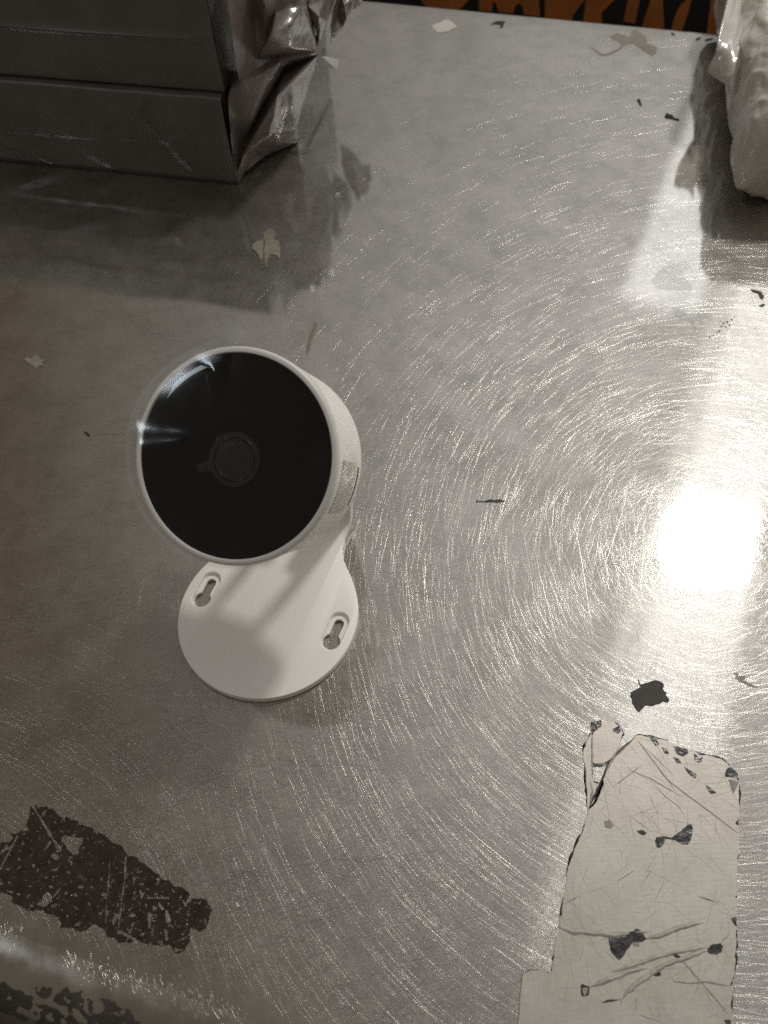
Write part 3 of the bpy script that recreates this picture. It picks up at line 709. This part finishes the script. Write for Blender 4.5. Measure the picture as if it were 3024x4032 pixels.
spot('brown_stain', 'faint brownish ring stain left of the cream dried stain', 'stain', cR([(400,290),(430,275),(470,262),(540,285),(560,300),(600,345),(560,350),(520,365),(490,395),(430,425),(370,447),(330,440),(280,405),(245,372),(262,380),(340,425),(370,430),(470,385),(500,360),(470,330),(420,310)]), BROWN, .00004)
spot('dark_speck', 'dark oblong speck at the left edge of the upper bright band', 'speck', cK([(230,1618),(245,1580),(270,1560),(300,1580),(342,1590),(360,1625),(442,1652),(420,1670),(340,1645),(300,1640),(260,1637)]), BROWNM, .0002)
spot('dark_speck', 'dark short dash near the back edge beside the clear package', 'speck', cK([(790,548),(820,538),(900,528),(905,540),(860,555),(800,565)]), BROWNM, .0002)
spot('dark_speck', 'dark dot near the back edge, left of the short dash', 'speck', cK([(660,545),(690,525),(728,515),(736,525),(700,550),(670,558)]), BROWNM, .0002)
spot('dark_speck', 'greyish speck below the cream stain near the back edge', 'speck', cK([(318,455),(345,450),(380,475),(370,492),(340,485)]), BROWNM, .0001)
spot('dark_speck', 'small dark fleck on grey steel left of the oblong speck', 'speck', [(1512 + .911 * x, .911 * y) for x, y in [(1092,432),(1105,428),(1115,455),(1108,460)]], BROWNM, .0002)
spot('dark_speck', 'curled black fleck at the right edge below the clear package', 'speck', c7([(1542,172),(1565,175),(1590,182),(1608,205),(1602,222),(1588,215),(1580,195),(1555,185)]), BLACKM, .0002)
spot('dark_speck', 'black dot under the curled fleck at the right edge', 'speck', c7([(1582,252),(1600,242),(1615,246),(1600,258)]), BLACKM, .0002)
trail = thing('rust_trail', 'dotted trail of tiny rust specks on the bright band below the clear package', 'rust specks', P(*c7([(1400, 360)])[0]))
for (x, y) in [(1345,402),(1362,393),(1380,382),(1392,374),(1402,350),(1412,335),(1422,352),(1430,330),(1440,345),(1452,318),(1466,305),(1400,325)]:
    r = random.uniform(3, 6); v, f = slab(rough_poly(onto(c7([(x + r * math.cos(a) * random.uniform(.6, 1.2), y + r * .7 * math.sin(a)) for a in np.linspace(0, 5.3, 6)])), .00003, .002), .0001, .00002)
    part('speck', v, f, BROWNM, trail, False)
spot('black_smear', 'broken black smear on the steel at the right edge above the silver tape', 'smear', c5([(1455,78),(1480,70),(1490,92),(1520,85),(1530,105),(1510,118),(1545,130),(1580,148),(1607,155),(1590,160),(1540,146),(1505,130),(1480,110),(1462,104),(1478,90)]), GREYR, .00004, .0004)
spot('tan_streak', 'long tan streak on the steel above the camera', 'streak', [(450 + x * .6329, 1250 + y * .6329) for x, y in [(1250,20),(1262,50),(1240,120),(1215,190),(1197,245),(1192,215),(1205,130),(1225,75)]], BROWN, .00003)
spot('film_scrap', 'translucent film scrap on the steel below the clear package', 'film', c7([(1120,60),(1180,45),(1240,38),(1252,68),(1212,84),(1236,130),(1262,160),(1255,180),(1200,175),(1100,170),(1060,130)]), RESFILM, .00008)
spot('film_scrap', 'translucent wrinkled film shred beside the bright band', 'film', c7([(1160,255),(1200,262),(1250,300),(1280,345),(1275,385),(1262,350),(1225,318),(1180,300)]), RESFILM, .00008)

# ------------------------------------------------------------------ dark wrapped boxes, upper left
BA = R(-15.35)
e1 = np.array([math.cos(BA), math.sin(BA), 0]); e2 = np.array([-math.sin(BA), math.cos(BA), 0])
c1 = crop(0, 0, .9114)
CO = P(*c1([(1030, 798)])[0])
def bx(a, b, z): return CO + e1 * a + e2 * b + ZV * z
def wrapped_front(a0, a1, b0, b1, z0, z1, creases, lean):
    na, nzv = 150, 26
    V = []; FC = []
    rb = .0016
    prof = []
    zs = np.linspace(z0 + .0005, z1 - rb, nzv)
    for z in zs: prof.append((b0, z))
    for k in range(1, 5): a = R(90) * k / 4; prof.append((b0 + rb * (1 - math.cos(a)), z1 - rb + rb * math.sin(a)))
    for b in np.linspace(b0 + rb, b1, 8)[1:]: prof.append((b, z1))
    for i, (b, z) in enumerate(prof):
        for j in range(na + 1):
            a = a0 + (a1 - a0) * j / na
            db = lean(a, z); dz = (.0007 if z1 < .06 else .008) * mnoise.noise(Vector((a * (60 if z1 < .06 else 14), z * 20, b * 30 + z0 * 9))) if z > z1 - .003 else 0
            for (x0, y0, x1, y1, wd, am) in creases:
                d = np.array([x1 - x0, y1 - y0]); pt = np.array([a - x0, z - y0]); t_ = np.clip(pt @ d / (d @ d), 0, 1); dist = np.linalg.norm(pt - d * t_)
                db -= 1.9 * am * math.exp(-(dist / wd) ** 2) * math.sin(math.pi * min(max(t_, .03), .97)) ** .5
            db += .00045 * mnoise.noise(Vector((a * 22, z * 30, z0 * 50))) + .0002 * mnoise.noise(Vector((a * 90, z * 90, z0 * 50)))
            V.append(bx(a, b + db, z + dz))
    for i in range(len(prof) - 1):
        for j in range(na): q = i * (na + 1) + j; FC.append((q, q + 1, q + na + 2, q + na + 1))
    # right end, left end, back, bottom
    nb = len(V); V += [bx(a1, b0, z0), bx(a1, b1, z0), bx(a1, b1, z1), bx(a1, b0 + .002, z1 - .001), bx(a0, b0, z0), bx(a0, b1, z0), bx(a0, b1, z1), bx(a0, b0 + .002, z1 - .001)]
    FC += [(nb, nb + 1, nb + 2, nb + 3), (nb + 4, nb + 7, nb + 6, nb + 5), (nb + 1, nb + 5, nb + 6, nb + 2), (nb, nb + 4, nb + 5, nb + 1)]
    return V, FC
def az(px, py, b=0.0):                  # (a, z) on the plane b behind the front of the lower box
    q = hit(px, py, CO + e2 * b, e2) - CO; return np.array([q @ e1, q[2]])
def ln(x0, y0, x1, y1, wd, am):
    p, q = az(*c1([(x0, y0)])[0]), az(*c1([(x1, y1)])[0]); return (p[0], p[1], q[0], q[1], wd, am)
crA = [ln(-200, 545, 880, 615, .0012, .0005), ln(-60, 575, 240, 705, .003, .0011), ln(540, 440, 730, 610, .0018, .0009), ln(730, 610, 850, 750, .0014, .0008), ln(350, 640, 520, 740, .0025, .0006), ln(620, 430, 600, 480, .002, .0007), ln(60, 400, 330, 520, .004, .0006), ln(960, 440, 1020, 790, .0016, .0006)]
boxA = thing('wrapped_box', 'lower dark box in grey plastic wrap, lying on the table at upper left', 'wrapped box', bx(-.12, .08, 0), 'dark wrapped boxes in a stack')
v, f = wrapped_front(-.34, 0, 0, .19, .0005, .0482, crA, lambda a, z: .0012 * max(0, .0182 - z) / .018)
part('wrapped_body', v, f, POLY, boxA, True, 45)
crB = [ln(-200, 108, 930, 187, .0010, .0010), ln(985, 0, 1015, 370, .0016, .0008), ln(940, 0, 965, 190, .0012, .0004), ln(300, 230, 800, 300, .006, .0005), ln(1010, -60, 1035, 320, .0012, .0006)]
boxB = thing('wrapped_box', 'upper dark box in grey plastic wrap, stacked on the lower one at upper left', 'wrapped box', bx(-.12, .08, .0485), 'dark wrapped boxes in a stack')
v, f = wrapped_front(-.34, .001, .0045, .19, .0490, .099, crB, lambda a, z: .05 * max(0, z - .0735))
part('wrapped_body', v, f, POLY, boxB, True, 45)
def facets(name, parent, vd, tris, sub=3, amp=.0011, mt=None):
    ids = {k: i for i, k in enumerate(vd)}
    V = [hit(px, py, CO + e2 * b, e2) for (px, py, b) in vd.values()]; V = [np.array([q[0], q[1], max(q[2], .0012)]) for q in V]
    import bmesh
    bm = bmesh.new(); bv = [bm.verts.new(tuple(q)) for q in V]
    for t_ in tris:
        try: bm.faces.new([bv[ids[k]] for k in t_])
        except ValueError: pass
    bmesh.ops.recalc_face_normals(bm, faces=bm.faces)
    # outer rim turned back towards the box so that the bag has depth
    be = [e_ for e_ in bm.edges if e_.is_boundary]
    r_ = bmesh.ops.extrude_edge_only(bm, edges=be)
    for el in r_['geom']:
        if isinstance(el, bmesh.types.BMVert): el.co += Vector(tuple(e2 * .022 - e1 * .006))
    for _ in range(sub): bmesh.ops.subdivide_edges(bm, edges=bm.edges[:], cuts=1, use_grid_fill=True)
    for _ in range(1): bmesh.ops.smooth_vert(bm, verts=bm.verts[:], factor=.35, use_axis_x=True, use_axis_y=True, use_axis_z=True)
    for vtx in bm.verts:
        q = vtx.co
        d = abs(mnoise.noise(q * 75)) * 1.4 - .5 + .5 * (abs(mnoise.noise(q * 180 + Vector((3, 1, 2)))) - .3)
        vtx.co = q + Vector((d * .55 * amp, -d * amp, d * .55 * amp)) * 1.3
        if vtx.co.z < .0008: vtx.co.z = .0008
    Vv = [np.array(q.co) for q in bm.verts]; bm.verts.index_update(); Ff = [tuple(q.index for q in f_.verts) for f_ in bm.faces]; bm.free()
    return part(name, Vv, Ff, mt or POLYC, parent, True, 55)
g_ = lambda x, y: (850 + x * .3014, 350 + y * .3014); h_ = lambda x, y: (850 + x * .3918, y * .3918)
A = {'a0': (*g_(250,1262), 0.0), 'a1': (*g_(160,100), 0.0), 'a2': (*g_(360,860), .004), 'a3': (*g_(365,720), .013), 'a4': (*h_(1040,540), .055), 'a5': (*g_(1085,770), .045), 'a6': (*g_(1040,885), .052), 'a7': (*g_(700,1125), .028),
     'a8': (*g_(820,80), .016), 'a9': (*g_(880,470), .030), 'a10': (*g_(1050,540), .040), 'a11': (*g_(1215,10), .058), 'a12': (*g_(560,180), .008), 'a13': (*g_(690,120), .026), 'a14': (*h_(280,840), .002), 'a15': (*h_(660,620), .026), 'a16': (*h_(690,700), .048), 'a17': (*h_(745,850), .026), 'a18': (*g_(700, 600), .010), 'a19': (*g_(760, 760), .030)}
TA = [('a0','a1','a3'),('a0','a3','a2'),('a1','a12','a3'),('a1','a14','a12'),('a14','a15','a12'),('a12','a13','a3'),('a12','a15','a13'),('a3','a13','a8'),('a2','a3','a8'),('a13','a16','a8'),('a15','a16','a13'),
      ('a2','a8','a18'),('a8','a9','a18'),('a2','a18','a19'),('a18','a9','a19'),('a0','a2','a7'),('a2','a19','a7'),('a8','a17','a9'),('a16','a17','a8'),('a9','a10','a5'),('a9','a5','a19'),('a19','a5','a7'),('a7','a5','a6'),('a17','a11','a10'),('a17','a10','a9'),('a16','a4','a17'),('a4','a11','a17'),('a15','a4','a16')]
facets('crumpled_end', boxA, A, TA)
B = {'b0': (*h_(235,868), .004), 'b1': (*h_(75,-260), .0045), 'b2': (*h_(420,600), .020), 'b3': (*h_(410,150), .026), 'b4': (*h_(490,430), .022), 'b5': (*h_(560,345), .014), 'b6': (*h_(750,480), .028), 'b7': (*h_(610,100), .026), 'b8': (*h_(870,40), .034), 'b9': (*h_(960,300), .050), 'b10': (*h_(1010,510), .055), 'b11': (*h_(600,-260), .030), 'b12': (*h_(900,-260), .044), 'b13': (*h_(500,60), .018), 'b14': (*h_(330,-260), .026), 'b15': (*h_(760,250), .022)}
TB = [('b0','b1','b3'),('b1','b14','b3'),('b0','b3','b2'),('b2','b3','b4'),('b3','b13','b4'),('b3','b14','b13'),('b13','b7','b4'),('b4','b7','b5'),('b5','b7','b15'),('b5','b15','b6'),('b2','b4','b5'),('b2','b5','b6'),('b7','b8','b15'),('b8','b9','b15'),('b15','b9','b6'),('b6','b9','b10'),('b2','b6','b10'),('b0','b2','b10'),('b14','b11','b13'),('b13','b11','b7'),('b7','b11','b8'),('b11','b12','b8')]
facets('crumpled_end', boxB, B, TB)
Cc = {'c1': (*h_(930,60), .056), 'c2': (*h_(950,175), .060), 'c3': (*h_(1075,0), .070), 'c4': (*h_(1215,-60), .085), 'c5': (*h_(1130,220), .075), 'c6': (*h_(1045,430), .070), 'c7': (*h_(1000,-200), .065), 'c8': (*h_(1040,170), .058)}
facets('wrap_fold', boxB, Cc, [('c1','c2','c8'),('c1','c8','c3'),('c3','c8','c5'),('c3','c5','c4'),('c2','c6','c8'),('c8','c6','c5'),('c1','c3','c7'),('c7','c3','c4')])
D = {'d1': (*h_(1270,-60), .090), 'd2': (*h_(1240,95), .088), 'd3': (*h_(1300,50), .082), 'd4': (*h_(1390,100), .092), 'd5': (*h_(1475,35), .098), 'd6': (*h_(1400,-60), .096), 'd7': (*h_(1270,280), .094), 'd8': (*h_(1160,440), .088), 'd9': (*h_(1180,290), .086), 'd10': (*h_(1315,190), .084)}
facets('wrap_fold', boxB, D, [('d1','d2','d9'),('d2','d7','d9'),('d7','d8','d9'),('d2','d3','d10'),('d2','d10','d7'),('d3','d4','d10'),('d4','d7','d10'),('d3','d6','d4'),('d6','d5','d4'),('d1','d6','d3'),('d1','d3','d2')], amp=.0016)
tg = [hit(*h_(x, y), CO + e2 * b, e2) for x, y, b in [(1062,470,.066),(1100,480,.066),(1105,565,.064),(1240,600,.066),(1215,700,.060),(1080,672,.058),(1068,570,.062)]]
tg2 = [q + e2 * .0008 for q in tg]; nT = len(tg)
part('tape_tab', tg + tg2, [tuple(range(nT)), tuple(range(nT, 2 * nT))[::-1]] + [(i, (i + 1) % nT, nT + (i + 1) % nT, nT + i) for i in range(nT)], plain('grey_tape_tab', (.22, .21, .19), .35), boxB, False)

# ------------------------------------------------------------------ clear bubble-wrapped package, upper right
wy = R(-13.5)
p1 = np.array([math.cos(wy), math.sin(wy), 0]); p2 = np.array([-math.sin(wy), math.cos(wy), 0])
WO = np.array([.1900, .3530, 0])
def wp(a, b, z): return WO + p1 * a + p2 * b + ZV * z
pk = thing('wrapped_package', 'clear bubble-wrapped package standing on the table at the upper right edge', 'wrapped package', wp(.05, .1, 0))
HW, HH, LEN = .055, .0265, .208
NA, NB = 120, 110
V = []; FC = []
for i in range(NB + 1):
    t_ = i / NB; b = LEN * t_
    en = min(1, (t_ * LEN / .009)); sc = (1 - (1 - en) ** 2.6) ** .5 if en < 1 else 1; sc = max(sc, .02)
    e3 = min(1, (1 - t_) * LEN / .012); sc *= max(.02, (1 - (1 - e3) ** 2.5) ** .5)
    for j in range(NA):
        a = 2 * math.pi * j / NA; ca_, sa_ = math.cos(a), math.sin(a); ex_ = .42
        x = HW * math.copysign(abs(ca_) ** ex_, ca_); z = HH * math.copysign(abs(sa_) ** (ex_ + .15), sa_)
        q = np.array([x * (.75 + .25 * sc), b, z * sc])
        nz_ = mnoise.noise(Vector((q[0] * 45, q[1] * 45, q[2] * 45))) * .0024 + (.25 - abs(mnoise.noise(Vector((q[0] * 85 + q[1] * 30, q[1] * 48, q[2] * 85))))) * .0030 + (.2 - abs(mnoise.noise(Vector((q[0] * 210, q[1] * 120 + q[0] * 90, q[2] * 210))))) * .0009 + mnoise.noise(Vector((q[0] * 300, q[1] * 300, q[2] * 300))) * .0002
        # rows of bubbles along the left top edge
        if sa_ > .15 and ca_ < -.1:
            dd = (x + HW * .80) / .0035; nz_ += .0022 * math.exp(-dd * dd) * (.5 + .5 * math.sin(b * 2100 + x * 900)) 
        V.append(wp(HW + HW * 0 + q[0] + ca_ * nz_, q[1] + (-.6 * nz_ if t_ < .06 else 0), HH + .001 + q[2] + sa_ * nz_))
V = [np.array([q[0], q[1], max(q[2], .0006)]) for q in V]
for i in range(NB):
    for j in range(NA): k = (j + 1) % NA; FC.append((i * NA + j, i * NA + k, (i + 1) * NA + k, (i + 1) * NA + j))
FC.append(tuple(range(NA))[::-1]); FC.append(tuple(NB * NA + j for j in range(NA)))
part('bubble_wrap', V, FC, WRAP, pk)
# loose flange of film along its left side
fl = [(2905,-40,.046),(2864,0,.050),(2850,60,.048),(2836,114,.046),(2826,160,.043),(2819,206,.040),(2806,228,.037),(2799,243,.035),(2790,262,.033),(2787,276,.031),(2796,284,.030),(2807,297,.030),(2838,314,.030),(2867,336,.032)]
inn = [(2990,-40,.040),(2965,0,.041),(2945,50,.041),(2930,100,.041),(2920,150,.041),(2912,190,.041),(2905,215,.040),(2900,240,.039),(2896,262,.038),(2893,280,.037),(2890,290,.037),(2886,303,.036),(2883,318,.035),(2882,340,.034)]
V = []; FC = []; M_ = 10
for k in range(len(fl)):
    p_, q_ = P(*fl[k]), P(*inn[k])
    for j in range(M_ + 1):
        t_ = j / M_; r_ = p_ + (q_ - p_) * t_; r_[2] += .0035 * mnoise.noise(Vector((r_[0] * 80, r_[1] * 80, 4))) * math.sin(math.pi * t_) + .001 * mnoise.noise(Vector((r_[0] * 300, r_[1] * 300, 2))); V.append(r_)
n1 = len(V)
V += [q - ZV * .0006 for q in V]
for k in range(len(fl) - 1):
    for j in range(M_): a = k * (M_ + 1) + j; FC.append((a, a + 1, a + M_ + 2, a + M_ + 1)); FC.append((n1 + a, n1 + a + M_ + 1, n1 + a + M_ + 2, n1 + a + 1))
    a = k * (M_ + 1); FC.append((a, a + M_ + 1, n1 + a + M_ + 1, n1 + a))
part('film_flange', V, FC, WRAP, pk)

# ------------------------------------------------------------------ black sign with orange lettering behind the table
SB = tab(0, DEP + .07, 0); SNV = -ey
sign = thing('sign_board', 'black board with rough orange lettering, standing behind the back edge of the table', 'sign', tab(.25, DEP + .08, -.30))
def sg(x, y, dpt=0.0): return hit(2050 + x * .5124, y * .5124, SB + SNV * dpt, SNV)
bw = [(-.25, -.30), (.75, -.30), (.75, -.004), (-.25, -.004)]
V = [tab(s, DEP + .07, z) for s, z in bw] + [tab(s, DEP + .078, z) for s, z in bw]
part('board', V, [(0, 1, 2, 3), (7, 6, 5, 4), (0, 4, 5, 1), (1, 5, 6, 2), (2, 6, 7, 3), (3, 7, 4, 0)], plain('black_card', (.010, .008, .007), .7), sign, False)
ORANGE = plain('orange_print', (.42, .13, .022), .7, .2, 30)
letters = {
 'U': [(-790,-330),(-690,-330),(-680,-60),(-640,-10),(-560,-15),(-520,-80),(-510,-330),(-410,-330),(-400,0),(-470,75),(-600,85),(-720,60),(-780,-20)],
 'M': [(-330,-330),(-230,-330),(-100,-120),(10,-330),(110,-330),(150,130),(30,115),(10,40),(-18,30),(-40,45),(-60,105),(-170,90),(-190,20),(-215,20),(-222,90),(-318,80)],
 'P': [(180,-330),(420,-330),(520,-250),(530,-90),(490,0),(400,120),(390,200),(190,200)],
 'K': [(540,-330),(680,-330),(700,-200),(800,-330),(930,-330),(800,-110),(890,-60),(915,0),(880,180),(790,165),(825,0),(790,-50),(720,0),(620,100),(625,180),(480,180)],
 'I': [(1010,-330),(1120,-330),(1092,0),(1102,200),(1092,260),(930,260),(945,160),(1000,0)],
 'N': [(1175,-330),(1290,-330),(1340,-120),(1350,-330),(1440,-330),(1300,40),(1290,90),(1230,260),(1150,260),(1180,140),(1215,60),(1245,20),(1270,15),(1240,-60)],
 'F': [(1500,-330),(1800,-330),(1800,-240),(1600,-240),(1590,-150),(1720,-150),(1720,-70),(1580,-70),(1540,260),(1430,260)]}
for ch, poly in letters.items():
    fr = [sg(x, y, .0006) for x, y in poly]; bk = [sg(x, y, .00005) for x, y in poly]; nL = len(poly)
    l2 = [(((q - SB) @ ex), q[2]) for q in fr]
    tri = tessellate_polygon([[Vector((a, b, 0)) for a, b in l2]])
    part('letter', fr + bk, [tuple(t_) for t_ in tri] + [(i, (i + 1) % nL, nL + (i + 1) % nL, nL + i) for i in range(nL)], ORANGE, sign, False)
